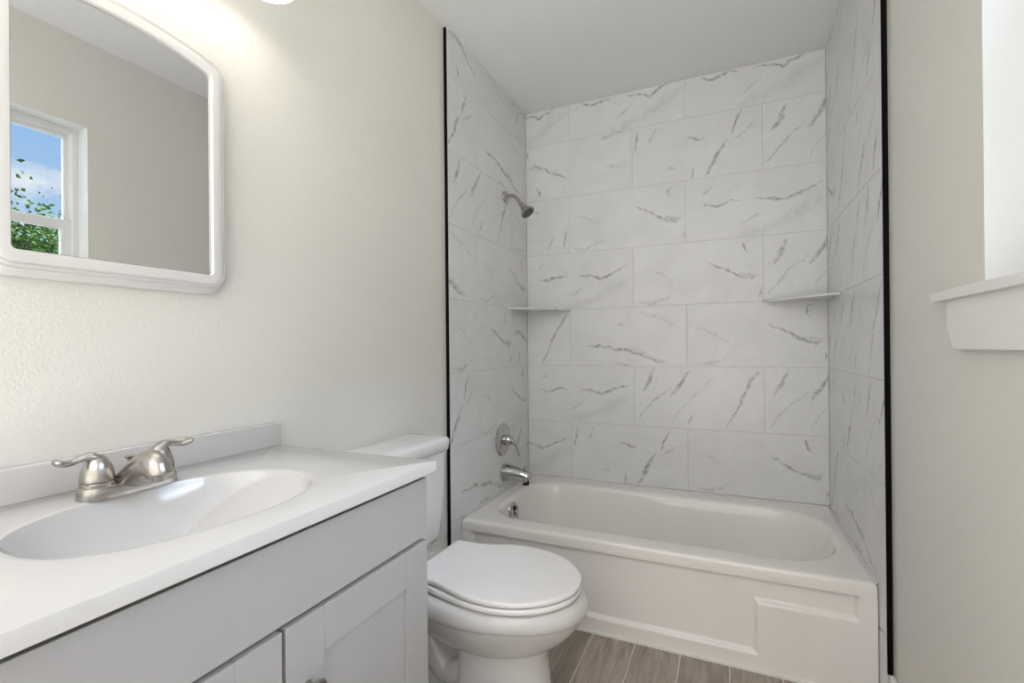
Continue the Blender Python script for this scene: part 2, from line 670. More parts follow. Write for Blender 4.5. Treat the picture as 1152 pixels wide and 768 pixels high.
TW = 0.6003
OJ, EJ = 0.2543, 0.5949
back = []
spec = {  # row: [(print, rot) left to right]
    0: [(0, 0), (0, 0), (0, 0)], 1: [(1, 1), (4, 0), (2, 0)], 2: [(4, 1), (1, 0), (0, 0)],
    3: [(0, 0), (1, 0), (2, 0)], 4: [(2, 0), (3, 0), (1, 0)], 5: [(0, 0), (2, 0), (2, 0)],
    6: [(0, 0), (4, 0), (1, 0)]}
for k in range(7):
    z1, z0 = ROWZ[k], ROWZ[k + 1]
    if k % 2 == 0:
        segs = [(0, OJ, 1 - OJ / TW, 1), (OJ, OJ + TW, 0, 1), (OJ + TW, W, 0, (W - OJ - TW) / TW)]
    else:
        segs = [(0, EJ, 1 - EJ / TW, 1), (EJ, EJ + TW, 0, 1), (EJ + TW, W, 0, (W - EJ - TW) / TW)]
    for (a0, a1, u0, u1), (pr, rot) in zip(segs, spec[k]):
        back.append((k, a0, a1, pr, u0, u1, rot, z0, z1))
tile_panel(wall_back, 'y', back, 0.0, .011)
bm = NB(); box(bm, 0, W, .0012, .0118, ROWZ[7], H); obj('tile_grout', bm, M['grout'], wall_back)

LO, LE = -0.212, -0.600
lspec = {0: [(1, 1), (2, 0)], 1: [(4, 0), (3, 0)], 2: [(2, 0), (1, 0)], 3: [(3, 0), (1, 0)],
         4: [(1, 0), (1, 1)], 5: [(4, 0), (1, 0)], 6: [(3, 0), (2, 0)], 7: [(0, 0), (3, 0)]}
rspec = {0: [(2, 0), (2, 0)], 1: [(4, 1), (2, 0)], 2: [(2, 1), (1, 0)], 3: [(2, 0), (2, 0)],
         4: [(2, 0), (2, 1)], 5: [(2, 0), (4, 0)], 6: [(3, 0), (2, 0)], 7: [(0, 0), (3, 0)]}
for par, face, dep, sp, flip in ((wall_left, 0.0, -.014, lspec, 0), (wall_right, W, .014, rspec, 1)):
    rows = []
    for k in range(8):
        z1, z0 = ROWZ[k], ROWZ[k + 1]
        j = LO if k % 2 == 0 else LE
        segs = [(YT + .003, j, 1 - (j - YT) / .64, 1), (j, 0.0, 0, -j / TW)]
        if k % 2:
            segs[0] = (YT + .003, j, .58, 1)
        for i, (a0, a1, u0, u1) in enumerate(segs):
            if flip:
                u0, u1 = 1 - u0, 1 - u1
            pr, rot = sp[k][i]
            rows.append((k, a0, a1, pr, u0, u1, rot, z0, z1))
    tile_panel(par, 'x', rows, face, dep)
    x0_, x1_ = sorted((face + math.copysign(.0012, dep), face + math.copysign(.0155, dep)))
    bm = NB(); box(bm, x0_, x1_, YT + .001, 0.0, 0.0, H); obj('tile_grout', bm, M['grout'], par)

# black metal edge strips of the tile
bm = NB(); box(bm, -.0105, 0.0008, YT - .004, YT + .003, .0, H - .012)
struct(obj('trim_1', bm, M['black']))
bm = NB(); box(bm, W - .0008, W + .0125, YT - .004, YT + .003, .135, H - .012)
struct(obj('trim_2', bm, M['black']))

# baseboards
def baseboard(name, x0, x1, y0, y1, z=.135):
    bm = NB(); box(bm, x0, x1, y0, y1, 0, z, .004, 2)
    return struct(obj(name, bm, M['trim']))


baseboard('baseboard_right', XR - .013, XR, YF, YT - .001)
baseboard('baseboard_left', XL, XL + .013, -1.68, YT - .005)

# ------------------------------------------------------------------ window
win = struct(thing('window_1', 'w', 'w'))
del win['label']; del win['category']
win.location = (XR, (WY0 + WY1) / 2, WZ0)
bpy.context.view_layer.update()


def wpart(name, bm, mat, par=win):
    o = obj(name, bm, mat, par)
    o.matrix_parent_inverse = win.matrix_world.inverted() if par is win else o.matrix_parent_inverse
    return o


# drywall return lining of the opening
bm = NB()
t_ = .004
box(bm, XR - .0004, XG + .05, WY1 - t_, WY1 + .0005, WZ0, WZ1)
box(bm, XR - .0004, XG + .05, WY0 - .0005, WY0 + t_, WZ0, WZ1)
box(bm, XR - .0004, XG + .05, WY0, WY1, WZ1 - t_, WZ1 + .0005)
wpart('jamb_lining', bm, M['vinyl'])
# outer frame
bm = NB()
fw = .022
def ring(bm, x0, x1, y0, y1, z0, z1, w, wb=None, bev=.002):
    wb = wb or w
    box(bm, x0, x1, y0, y0 + w, z0, z1, bev)
    box(bm, x0, x1, y1 - w, y1, z0, z1, bev)
    box(bm, x0, x1, y0 + w, y1 - w, z1 - w, z1, bev)
    box(bm, x0, x1, y0 + w, y1 - w, z0, z0 + wb, bev)


ring(bm, XG - .012, XG + .045, WY0 + t_, WY1 - t_, WZ0, WZ1 - t_, fw)
wpart('window_frame', bm, M['vinyl'])
zm = 1.620
ya, yb = WY0 + t_ + fw, WY1 - t_ - fw
bm = NB(); ring(bm, XG + .018, XG + .040, ya - .004, yb + .004, zm - .012, WZ1 - t_ - fw + .004, .018, .034)
us = wpart('upper_sash', bm, M['vinyl'])
bm = NB(); ring(bm, XG - .008, XG + .016, ya - .002, yb + .002, WZ0 + fw - .004, zm + .014, .038, .036)
ls = wpart('lower_sash', bm, M['vinyl'])
bm = NB(); box(bm, XG + .027, XG + .031, ya + .008, yb - .008, zm + .012, WZ1 - t_ - fw - .008)
o = wpart('glass_pane', bm, M['glass'], us)
bm = NB(); box(bm, XG + .002, XG + .006, ya + .028, yb - .028, WZ0 + fw + .026, zm - .018)
o = wpart('glass_pane', bm, M['glass'], ls)
# stool with horns, and the apron with clipped ends
SX = 1.438
bm = NB()
pts = [(XG - .012, WY0 + t_), (XG - .012, WY1 - t_), (XR, WY1 - t_), (XR, -1.236), (SX, -1.236), (SX, WY0 - .165), (XR, WY0 - .165), (XR, WY0 + t_)]
extrude_poly(bm, [(x, y, WZ0 - .019) for x, y in pts], (0, 0, .019), .0015)
wpart('window_sill', bm, M['trim'])
bm = NB()
ay1, ay0 = -1.286, WY0 - .115
za, zb = WZ0 - .019, 1.066
pts = [(ay1, za), (ay1, zb + .042), (ay1 - .028, zb), (ay0 + .028, zb), (ay0, zb + .042), (ay0, za)]
extrude_poly(bm, [(XR - .0165, y, z) for y, z in pts], (.0165, 0, 0), .001)
wpart('window_apron', bm, M['trim'])

# ------------------------------------------------------------------ bathtub
tub = thing('bathtub', 'white alcove bathtub with recessed apron under the marble tiled walls', 'bathtub')
TZ = 0.350
TX0, TX1, TY0, TY1 = 0.002, W - .002, -0.766, -0.003
bm = NB()
N = 288
cx, cy = (TX0 + TX1) / 2, (TY0 + TY1) / 2
hx, hy = (TX1 - TX0) / 2, (TY1 - TY0) / 2
icx, icy = 0.737, -0.385
ac = math.atan2(hy, hx)
angs = sorted([2 * PI * (i + .5) / N for i in range(N)] + [(b + d) % (2 * PI) for b in (ac, PI - ac, PI + ac, -ac) for d in (-.004, -.002, -.001, 0, .001, .002, .004)])


def outer(dx, r, z, ins=0.0):
    return [(cx + p[0], cy + p[1], z) for p in (rr_hit(a, hx - ins, hy - ins, r) for a in angs)]


def inner(hx_, hy_, r, z, ox=0.0, oy=0.0):
    """basin ring; right end (the back rest) rounder than the drain end"""
    out = []
    for a in angs:
        rr = r + (max(0, math.cos(a))) * 0.07
        p = rr_hit(a, hx_, hy_, min(rr, hx_ - .001, hy_ - .001))
        out.append((icx + ox + p[0], icy + oy + p[1], z))
    return out


HX, HY = .655, .283
rings = [outer(0, .004, .3055, .0004), outer(0, .004, .312, 0), outer(0, .004, TZ - .013, 0), outer(0, .005, TZ - .006, .0015),
         outer(0, .006, TZ - .0022, .005), outer(0, .008, TZ - .0004, .010), outer(0, .010, TZ, .016)]
rings += [inner(HX + .022, HY + .014, .16, TZ), inner(HX + .012, HY + .007, .16, TZ - .001), inner(HX + .004, HY + .001, .16, TZ - .006),
          inner(HX - .002, HY - .004, .16, TZ - .016), inner(HX - .012, HY - .010, .16, TZ - .05),
          inner(HX - .030, HY - .022, .16, TZ - .12, -.012), inner(HX - .060, HY - .040, .16, TZ - .20, -.030),
          inner(HX - .085, HY - .052, .16, TZ - .25, -.045), inner(HX - .11, HY - .075, .15, TZ - .275, -.06),
          inner(HX - .15, HY - .12, .13, TZ - .285, -.07), inner(.30, .08, .05, TZ - .288, -.07)]
loft(bm, rings, False, True)
# apron front as a fine height field with its stepped recess
def sd_box(x, z, x0, x1, z0, z1):
    dx, dz = max(x0 - x, x - x1), max(z0 - z, z - z1)
    return math.hypot(max(dx, 0), max(dz, 0)) + min(max(dx, dz), 0)


def apron_y(x, z):
    d = min(sd_box(x, z, .050, 1.396, .232, .330), sd_box(x, z, .330, 1.117, .062, .330))
    s = min(1, max(0, (0.008 - d) / .016))
    s = s * s * (3 - 2 * s)
    return TY0 + .0006 + .014 * s


nx, nz = 420, 110
g = [[bm.verts.new((TX0 + (TX1 - TX0) * i / nx, 0, .306 * j / nz)) for j in range(nz + 1)] for i in range(nx + 1)]
for col in g:
    for q in col:
        q.co.y = apron_y(q.co.x, q.co.z)
for i in range(nx):
    for j in range(nz):
        bm.faces.new((g[i][j], g[i + 1][j], g[i + 1][j + 1], g[i][j + 1]))
# sides and return of the apron
for xx in (TX0, TX1):
    vs = [bm.verts.new(p) for p in ((xx, TY0 + .0006, 0), (xx, TY0 + .30, 0), (xx, TY0 + .30, .306), (xx, TY0 + .0006, .306))]
    bm.faces.new(vs)
bmesh.ops.recalc_face_normals(bm, faces=bm.faces[:])
obj('tub_shell', bm, M['tub'], tub, True, 50)
# bead of caulk at the foot of the apron
bm = NB(); box(bm, TX0, TX1, TY0 - .006, TY0 + .004, -.001, .008)
for q in ((TX0 - .001, TX0 + .005, TY0 + .01, -.001), (TX1 - .005, TX1 + .001, TY0 + .01, -.001), (TX0, TX1, -.008, -.001)):
    box(bm, *q, TZ - .002, TZ + .004)
obj('caulk_bead', bm, M['trim'], tub)
# overflow plate with trip lever on the drain end
oc = Vector((.1005, -.450, .300))
ax = Vector((1, -.30, .12)).normalized()
bm = NB(); lathe(bm, [(.0, 0), (.037, 0), (.0375, .004), (.034, .009), (.022, .0125), (.0, .0135)], oc, ax, 40)
ov = obj('overflow_plate', bm, M['chrome'], tub, True, 40)
bm = NB()
tube(bm, [oc + ax * .010, oc + ax * .022 + Vector((0, .0, -.004)), oc + ax * .026 + Vector((0, .006, -.022)), oc + ax * .024 + Vector((0, .009, -.034))],
     [.007, .006, .005, .004], 14)
obj('trip_lever', bm, M['chrome'], ov, True)
bm = NB(); lathe(bm, [(.006, .0122), (.012, .0136), (.012, .0142), (.0, .0145)], oc + Vector((0, 0, .012)), ax, 20)
obj('screw', bm, M['dark'], ov, True)
bm = NB(); lathe(bm, [(.0, 0), (.038, 0), (.036, .004), (.022, .006), (.0, .006)], (.30, -.385, TZ - .2885), (0, 0, 1), 32)
obj('drain', bm, M['chrome'], tub, True, 40)

# ------------------------------------------------------------------ tub fittings
PY = -.335
sp = thing('tub_spout', 'polished chrome tub spout on the left tiled wall just above the tub', 'tub spout', loc=(0, PY, .444))
bm = NB()
tube(bm, [(0, 0, 0), (.03, 0, 0), (.07, 0, -.004), (.105, 0, -.010), (.128, 0, -.016), (.138, 0, -.022)],
     [(.040, .044), (.038, .042), (.034, .037), (.031, .034), (.027, .033), (.018, .027)], 28, side=(0, 1, 0))
obj('spout_body', bm, M['chrome'], sp, True)
bm = NB(); lathe(bm, [(.017, 0), (.017, -.018), (.013, -.018), (.0, -.010)], (.120, 0, -.032), (0, 0, 1), 24)
obj('outlet', bm, M['dark'], sp, True, 40)
bm = NB(); lathe(bm, [(.0035, 0), (.0035, .014), (.007, .018), (.007, .023), (.0, .025)], (.116, 0, .016), (0, 0, 1), 20)
obj('diverter_knob', bm, M['chrome'], sp, True, 40)

va = thing('shower_valve', 'round chrome shower valve with a single lever above the tub spout', 'shower valve', loc=(0, -.350, .612))
bm = NB(); lathe(bm, [(.0, 0), (.080, 0), (.082, .003), (.078, .008), (.058, .014), (.034, .017), (.0, .018)], (0, 0, 0), (1, 0, 0), 56)
obj('escutcheon', bm, M['chrome'], va, True, 40)
bm = NB(); lathe(bm, [(.026, .012), (.026, .034), (.024, .046), (.018, .054), (.0, .056)], (0, 0, 0), (1, 0, 0), 32)
hb = obj('handle_hub', bm, M['chrome'], va, True, 40)
bm = NB()
tube(bm, [(.036, 0, .004), (.055, .004, -.004), (.070, .012, -.028), (.078, .020, -.060), (.082, .024, -.080)],
     [(.011, .011), (.010, .012), (.006, .011), (.0045, .010), (.003, .007)], 18, side=(1, 0, 0))
obj('lever_handle', bm, M['chrome'], va, True)

sh = thing('wall_shower', 'brushed metal shower head on a bent arm high on the left tiled wall', 'shower head', loc=(0, -.293, 1.848))
bm = NB(); lathe(bm, [(.0, 0), (.030, 0), (.031, .003), (.026, .010), (.014, .013), (.0, .013)], (0, 0, 0), (1, 0, 0), 36)
obj('wall_flange', bm, M['nickel'], sh, True, 40)
bm = NB()
tube(bm, [(.0, 0, 0), (.03, 0, .002), (.052, 0, -.004), (.070, 0, -.020), (.086, 0, -.042), (.092, 0, -.050)], [.0095] * 6, 18)
obj('shower_arm', bm, M['nickel'], sh, True)
hd = Vector((.62, -.05, -.78)).normalized()
hp = Vector((.088, 0, -.045))
bm = NB()
lathe(bm, [(.0, 0), (.013, 0), (.0145, .008), (.013, .018), (.015, .026), (.022, .040), (.033, .054), (.0375, .062), (.038, .068), (.034, .071), (.032, .069), (.0, .069)], hp, hd, 40)
hdo = obj('spray_head', bm, M['nickel'], sh, True, 35)
bm = NB(); lathe(bm, [(.0, .0692), (.0305, .0692), (.030, .0705), (.0, .073)], hp, hd, 32)
for r_, nn in ((.010, 8), (.020, 14), (.027, 20)):
    xx, yy, dd = frame_of(hd)
    for i in range(nn):
        a = 2 * PI * i / nn
        lathe(bm, [(.0012, .0705), (.0009, .0745)], hp + xx * (r_ * math.cos(a)) + yy * (r_ * math.sin(a)), hd, 6)
obj('nozzle_face', bm, M['rubber'], hdo, True, 40)

# ------------------------------------------------------------------ corner shelves
def shelf(name, corner, sx, z, label):
    t = thing(name, label, 'shelf', 'marble corner shelves', (corner, 0, z))
    r = .262
    bm = NB()
    pts = [(0, -.0005)]
    n = 14
    for i in range(n + 1):
        a = i / n
        # slightly bowed front edge from the side wall to the back wall
        x, y = r * a, -r * (1 - a)
        b = .020 * math.sin(PI * a)
        pts.append((x + b * .7, y - b * .7))
    pts = [(sx * x + sx * .0005, y, 0) for x, y in pts]
    extrude_poly(bm, pts, (0, 0, .010), .002)
    uvt = bm.loops.layers.uv.new('tile'); uvi_ = bm.loops.layers.uv.new('print')
    for f in bm.faces:
        for l in f.loops:
            l[uvt].uv = (.3 + l.vert.co.x / .6, .5 + l.vert.co.y / .3)
            l[uvi_].uv = (3, .4)
    obj('shelf_slab', bm, M['tile'], t)
    return t


shelf('corner_shelf', 0.0, 1, 1.2735, 'marble corner shelf in the left corner below the shower head')
shelf('corner_shelf', W, -1, 1.2735, 'marble corner shelf in the right rear corner of the tub alcove')

# ------------------------------------------------------------------ toilet
TYC = -1.293
to = thing('toilet', 'white two piece toilet with closed lid between vanity and bathtub', 'toilet', loc=(0, TYC, 0))


def egg(z, xb, xf, b, xw=.47, n=72, flat=2.0, pb=2.6):
    """outline: rounded front at xf, squarer back at xb, half width b, widest at fraction xw"""
    out = []
    xm = xb + (xf - xb) * xw
    for i in range(n):
        a = 2 * PI * i / n
        c, s = math.cos(a), math.sin(a)
        p = flat if c > 0 else pb
        cc = math.copysign(abs(c) ** (2 / p), c)
        ss = math.copysign(abs(s) ** (2 / p), s)
        x = xm + (xf - xm) * cc if c > 0 else xm + (xm - xb) * cc
        out.append((x, b * ss, z))
    return out


bm = NB()
prof = [(.228, .30, .560, .085), (.240, .27, .572, .096), (.256, .23, .594, .114), (.276, .19, .622, .134), (.300, .16, .648, .152), (.325, .14, .668, .166), (.345, .133, .6795, .1735),
        (.3535, .132, .683, .1765), (.3555, .132, .687, .1795), (.360, .131, .690, .1825), (.372, .13, .692, .1845), (.386, .13, .690, .183), (.398, .132, .683, .178), (.404, .14, .672, .170), (.406, .16, .655, .155)]
loft(bm, [egg(z, xb, xf, b) for z, xb, xf, b in prof])
# front column of the pedestal with a squared back edge
rings = []
for z, xb, xf, b in ((0, .335, .612, .108), (.012, .335, .611, .107), (.03, .336, .604, .102), (.08, .338, .594, .097), (.14, .339, .586, .094), (.20, .340, .580, .093), (.235, .340, .580, .094), (.27, .33, .60, .10)):
    rings.append(egg(z, xb, xf, b, .42, 96, 2.2, 9.0))
loft(bm, rings)
# rear deck that carries the tank, trapway bulge and foot
rings = []
for z, xb, xf, b in ((.26, .06, .24, .07), (.30, .03, .26, .10), (.36, .02, .28, .115), (.405, .015, .28, .118), (.409, .02, .275, .113)):
    rings.append([(x, y, z) for x, y in rrect((xb + xf) / 2, 0, (xf - xb) / 2, b, .04, 48)])
loft(bm, rings)
rings = []
for z, xb, xf, b in ((.0, .10, .40, .104), (.03, .10, .40, .100), (.042, .11, .38, .080), (.06, .11, .38, .056), (.15, .10, .36, .05), (.27, .08, .34, .05)):
    rings.append([(x, y, z) for x, y in rrect((xb + xf) / 2, 0, (xf - xb) / 2, b, min(.045, b - .002), 48)])
loft(bm, rings)
for s in (-1, 1):
    tube(bm, [(.40, s * .040, .235), (.345, s * .050, .165), (.285, s * .052, .150), (.235, s * .052, .215), (.19, s * .050, .265), (.14, s * .050, .22), (.12, s * .048, .12), (.13, s * .045, .04)],
         [.030, .034, .036, .036, .036, .036, .035, .034], 20)
bowl = obj('bowl', bm, M['porcelain'], to, True, 38)
for s in (-1, 1):
    bm = NB(); lathe(bm, [(.013, 0), (.013, .008), (.009, .016), (.0, .019)], (.30, s * .093, .034), (0, 0, 1), 18)
    obj('bolt_cap', bm, M['porcelain'], to, True, 40)


def half_outline(pts, n=10):
    """symmetric closed outline from right-half control points (x, dy) back to front tip"""
    P_ = [(x, d, 0) for x, d in pts]
    c = catmull(P_, n)
    r = [(p.x, p.y) for p in c]
    return r + [(x, -d) for x, d in reversed(r[:-1])]


lid_pts = half_outline([(.216, .134), (.245, .137), (.29, .137), (.33, .146), (.372, .161), (.41, .1715), (.455, .1765), (.50, .1735), (.545, .163), (.585, .144), (.62, .117), (.65, .081), (.669, .043), (.675, 0.0)])
cxl = .45


def slab(bm, pts, z0, z1, r, crown=0.0):
    def sc(k):
        return [(cxl + (x - cxl) * k, y * k) for x, y in pts]
    rings = []
    for k, z in ((.975, z0), (.993, z0 + r * .3), (1.0, z0 + r), (1.0, z1 - r), (.995, z1 - r * .4), (.982, z1), (.93, z1 + crown * .3), (.6, z1 + crown * .8), (.2, z1 + crown)):
        rings.append([(x, y, z) for x, y in sc(k)])
    loft(bm, rings)


bm = NB(); slab(bm, lid_pts, .4275, .4405, .0028, .002)
lid = obj('toilet_lid', bm, M['seat'], to, True, 50)
seat_pts = half_outline([(.22, .10), (.26, .13), (.31, .152), (.372, .167), (.41, .174), (.455, .1775), (.50, .1745), (.545, .164), (.585, .145), (.62, .118), (.65, .082), (.668, .044), (.674, 0.0)])
bm = NB(); slab(bm, seat_pts, .4085, .4235, .006)
obj('toilet_seat', bm, M['seat'], to, True, 50)
for s in (-1, 1):
    bm = NB(); box(bm, .206, .240, s * .07 - .02, s * .07 + .02, .405, .4285, .005, 3)
    obj('seat_hinge', bm, M['seat'], to, True, 40)
# tank
bm = NB()
rings = []
TB = XL + .012
for z, xf, b, r in ((.424, .13, .135, .03), (.428, .142, .148, .035), (.45, .150, .160, .035), (.55, .156, .170, .032), (.66, .159, .1755, .03), (.726, .160, .178, .028)):
    rings.append([(x, y, z) for x, y in rrect((TB + xf) / 2, 0, (xf - TB) / 2, b, r, 96)])
loft(bm, rings)
obj('tank', bm, M['porcelain'], to, True, 60)
bm = NB(); box(bm, .03, .12, -.09, .09, .405, .428, .008)
obj('tank_gasket', bm, M['dark'], to)
bm = NB()
rings = []
for z, g_, in ((.728, .004), (.730, .0), (.750, -.003), (.762, -.003), (.769, .001), (.773, .006), (.775, .014)):
    rings.append([(x, y, z) for x, y in rrect((TB - .004 + .166) / 2, 0, (.166 - TB + .004) / 2 - g_, .184 - g_, .026, 96)])
rings.append([(x, y, .777) for x, y in rrect((TB + .166) / 2, 0, .05, .12, .02, 96)])
loft(bm, rings)
obj('tank_lid', bm, M['porcelain'], to, True, 60)
bm = NB(); lathe(bm, [(.014, 0), (.014, .006), (.010, .012), (.0, .012)], (.160, -.125, .675), (1, 0, 0), 20)
tube(bm, [(.168, -.125, .675), (.176, -.11, .673), (.178, -.08, .668), (.178, -.055, .664)], [.006, .006, .007, .006], 12)
obj('flush_lever', bm, M['chrome'], to, True, 40)

# ------------------------------------------------------------------ vanity cabinet
VC = -2.045
CX = .455
cab = thing('vanity_cabinet', 'grey shaker vanity cabinet with two doors under the white sink top', 'cabinet', loc=(0, VC, 0))
hw = .363
bm = NB()
box(bm, XL + .001, CX - .021, -hw, -hw + .016, .0, .811, .001)
box(bm, XL + .001, CX - .021, hw - .016, hw, .0, .811, .001)
box(bm, XL + .001, CX - .021, -hw + .016, hw - .016, .09, .106)
box(bm, XL + .001, XL + .008, -hw + .016, hw - .016, .09, .811)
# face frame
box(bm, CX - .021, CX - .0195, -hw, hw, .09, .811)
box(bm, CX - .08, CX - .07, -hw + .016, hw - .016, 0, .09)
obj('carcass', bm, M['cab'], cab)
bm = NB(); box(bm, CX - .019, CX, -hw, hw, .680, .8025, .0008)
obj('false_drawer_front', bm, M['cab'], cab)


def door(y0, y1, knob_y):
    z0, z1 = .095, .671
    sw = .0725
    d = bpy.data.objects.new('door', None)
    COL.objects.link(d)
    # frame mesh is the door itself; the recessed panel and the knob are its children
    bpy.data.objects.remove(d)
    bm = NB()
    bv = .0006
    jg = .0005
    box(bm, CX - .019, CX, y0, y0 + sw, z0, z1, bv, 1)
    box(bm, CX - .019, CX, y1 - sw, y1, z0, z1, bv, 1)
    box(bm, CX - .019, CX, y0 + sw + jg, y1 - sw - jg, z1 - sw, z1, bv, 1)
    box(bm, CX - .019, CX, y0 + sw + jg, y1 - sw - jg, z0, z0 + sw, bv, 1)
    d = obj('door', bm, M['cab'], cab)
    bm = NB(); box(bm, CX - .0165, CX - .006, y0 + sw + .0009, y1 - sw - .0009, z0 + sw + .0009, z1 - sw - .0009)
    obj('panel', bm, M['cab'], d)
    bm = NB(); box(bm, CX - .0188, CX - .0168, y0 + .004, y1 - .004, z0 + .004, z1 - .004)
    obj('groove_shade', bm, M['shade_dark'], d)  # dark sheet painted as the shade in panel grooves and stile joints
    bm = NB()
    lathe(bm, [(.0, 0), (.0085, 0), (.0085, .002), (.0055, .006), (.005, .014), (.009, .018), (.0145, .0215), (.0155, .0245), (.0135, .0275), (.007, .029), (.0, .0292)], (CX, knob_y, .566), (1, 0, 0), 32)
    obj('knob', bm, M['pewter'], d, True, 40)


door(.0045, hw, .042)
door(-hw, -.0025, -.040)
# dark sheet painted as gap shade behind the fronts and under the top
bm = NB(); box(bm, CX - .0205, CX - .0192, -hw + .004, hw - .004, .098, .8125)
obj('gap_shade', bm, M['shade_dark'], cab)

# ------------------------------------------------------------------ vanity top with integral basin
CT = .836
vt = thing('vanity_sink', 'white vanity top with integral oval basin and low backsplash', 'sink', loc=(0, VC, 0))
cx0, cx1, chw, cth = XL + .001, .471, .379, .0225
bx, by, brx, bry = .252, -.012, .146, .206
bm = NB()
N2 = 240
ccx, chx = (cx0 + cx1) / 2, (cx1 - cx0) / 2
ac = math.atan2(chw, chx)
an = sorted([2 * PI * (i + .5) / N2 for i in range(N2)] + [(b + d) % (2 * PI) for b in (ac, PI - ac, PI + ac, -ac) for d in (-.008, -.004, -.002, 0, .002, .004, .008)])


def orect(z, ins, r):
    return [(ccx + p[0], p[1], z) for p in (rr_hit(a, chx - ins, chw - ins, r) for a in an)]


def oval(k, z=None):
    out = []
    for a in an:
        c, s = math.cos(a), math.sin(a)
        e = 2.25
        x = bx + brx * k * math.copysign(abs(c) ** (2 / e), c)
        y = by + bry * k * math.copysign(abs(s) ** (2 / e), s)
        out.append((x, y, z if z is not None else basin_z(x, y, k)))
    return out


def basin_z(x, y, k):
    deep = .115 * (1 - k ** 2.6) ** .9
    # long shallow ramps at the two ends of the oval, meeting the bowl in a soft crease
    yy = (y - by) / bry
    ramp = .004 + max(0.0, (1 - abs(yy) - .0) * .105 + .0)
    ramp *= 1.0 if k < .97 else (1 - k) / .03
    return CT - .0025 - min(deep, ramp) if yy > 0 else CT - .0025 - deep


rings = [orect(CT - cth, .014, .003), orect(CT - cth, .001, .003), orect(CT - cth + .001, 0, .003), orect(CT - .0026, 0, .003), orect(CT - .0008, .0008, .003), orect(CT, .0026, .003)]
rings += [oval(1.06, CT), oval(1.025, CT - .0004), oval(1.005, CT - .0015)]
for k in (.995, .985, .97, .95, .92, .88, .84, .79, .74, .68, .62, .55, .48, .41, .34, .27, .2, .13, .08):
    rings.append(oval(k))
loft(bm, rings, False, True)
# underside
vs = [bm.verts.new(p) for p in ((cx0 + .004, -chw + .004, CT - cth), (cx1 - .004, -chw + .004, CT - cth), (cx1 - .004, chw - .004, CT - cth), (cx0 + .004, chw - .004, CT - cth))]
obj('countertop', bm, M['marble'], vt, True, 28)
bm = NB(); box(bm, cx0, cx0 + .021, -chw, chw, CT - .001, CT + .057, .003, 3)
obj('backsplash', bm, M['marble'], vt, True, 40)
bm = NB()
dz = basin_z(bx, by - .002, .08)
lathe(bm, [(.0, .001), (.022, .001), (.0225, .003), (.019, .004), (.016, .002), (.014, .006), (.0, .008)], (bx, by, dz), (0, 0, 1), 32)
obj('basin_drain', bm, M['nickel'], vt, True, 40)

# ------------------------------------------------------------------ faucet
fa = thing('faucet', 'brushed nickel two handle faucet standing on the white vanity top', 'faucet', loc=(.090, VC - .005, CT))
fa.scale = (.92, .92, .92)
bm = NB()
rings = []
for z, a, b in ((0, .0815, .0280), (.002, .082, .0285), (.017, .0805, .027), (.0205, .0795, .026), (.022, .077, .0235), (.0222, .070, .018)):
    rings.append([(x, y, z) for y, x in rrect(0, 0, a, b, b - .0005, 96)])
loft(bm, rings)
obj('base_plate', bm, M['nickel'], fa, True, 30)
for s in (-1, 1):
    hy_ = s * .0515
    bm = NB()
    lathe(bm, [(.0, .018), (.0262, .018), (.0262, .027), (.0245, .029), (.0, .029)], (0, hy_, 0), (0, 0, 1), 36)
    h = obj('handle', bm, M['nickel'], fa, True, 40)
    bm = NB()
    lathe(bm, [(.0, .0305), (.0255, .0305), (.0255, .036), (.0235, .048), (.0195, .061), (.014, .071), (.008, .0765), (.0, .078)], (0, hy_, 0), (0, 0, 1), 36)
    # lever sweeping outwards with a paddle tip
    tube(bm, [(0, hy_ + s * -.004, .066), (0, hy_ + s * .010, .0745), (0, hy_ + s * .024, .0745), (.001, hy_ + s * .038, .0705), (.002, hy_ + s * .049, .0705), (.003, hy_ + s * .058, .0745), (.003, hy_ + s * .063, .0775)],
         [(.015, .009), (.012, .0085), (.0085, .0062), (.008, .0055), (.0105, .006), (.0115, .0058), (.006, .004)], 18, side=(1, 0, 0))
    obj('lever', bm, M['nickel'], h, True, 60)
bm = NB()
tube(bm, [(-.020, 0, .008), (.0, 0, .018), (.020, 0, .031), (.045, 0, .045), (.066, 0, .051), (.083, 0, .049), (.095, 0, .040), (.098, 0, .033)],
     [(.033, .012), (.031, .018), (.028, .023), (.0255, .028), (.0235, .030), (.022, .026), (.020, .018), (.017, .013)], 28, side=(0, 1, 0))
spo = obj('spout', bm, M['nickel'], fa, True, 60)
bm = NB(); lathe(bm, [(.0115, 0), (.0115, -.012), (.009, -.013), (.0, -.010)], (.094, 0, .040), (.15, 0, 1), 24)
obj('aerator', bm, M['nickel'], spo, True, 40)
bm = NB()
lathe(bm, [(.003, .015), (.003, .048), (.0045, .051), (.0090, .057), (.0100, .0595), (.007, .0615), (.0, .062)], (-.021, .012, 0), (0, 0, 1), 24)
obj('lift_rod', bm, M['nickel'], fa, True, 40)

# ------------------------------------------------------------------ mirror
MY = -2.010
mi = thing('wall_mirror', 'white framed wall mirror with arched top hanging above the vanity', 'mirror', loc=(XL, MY, 1.242))


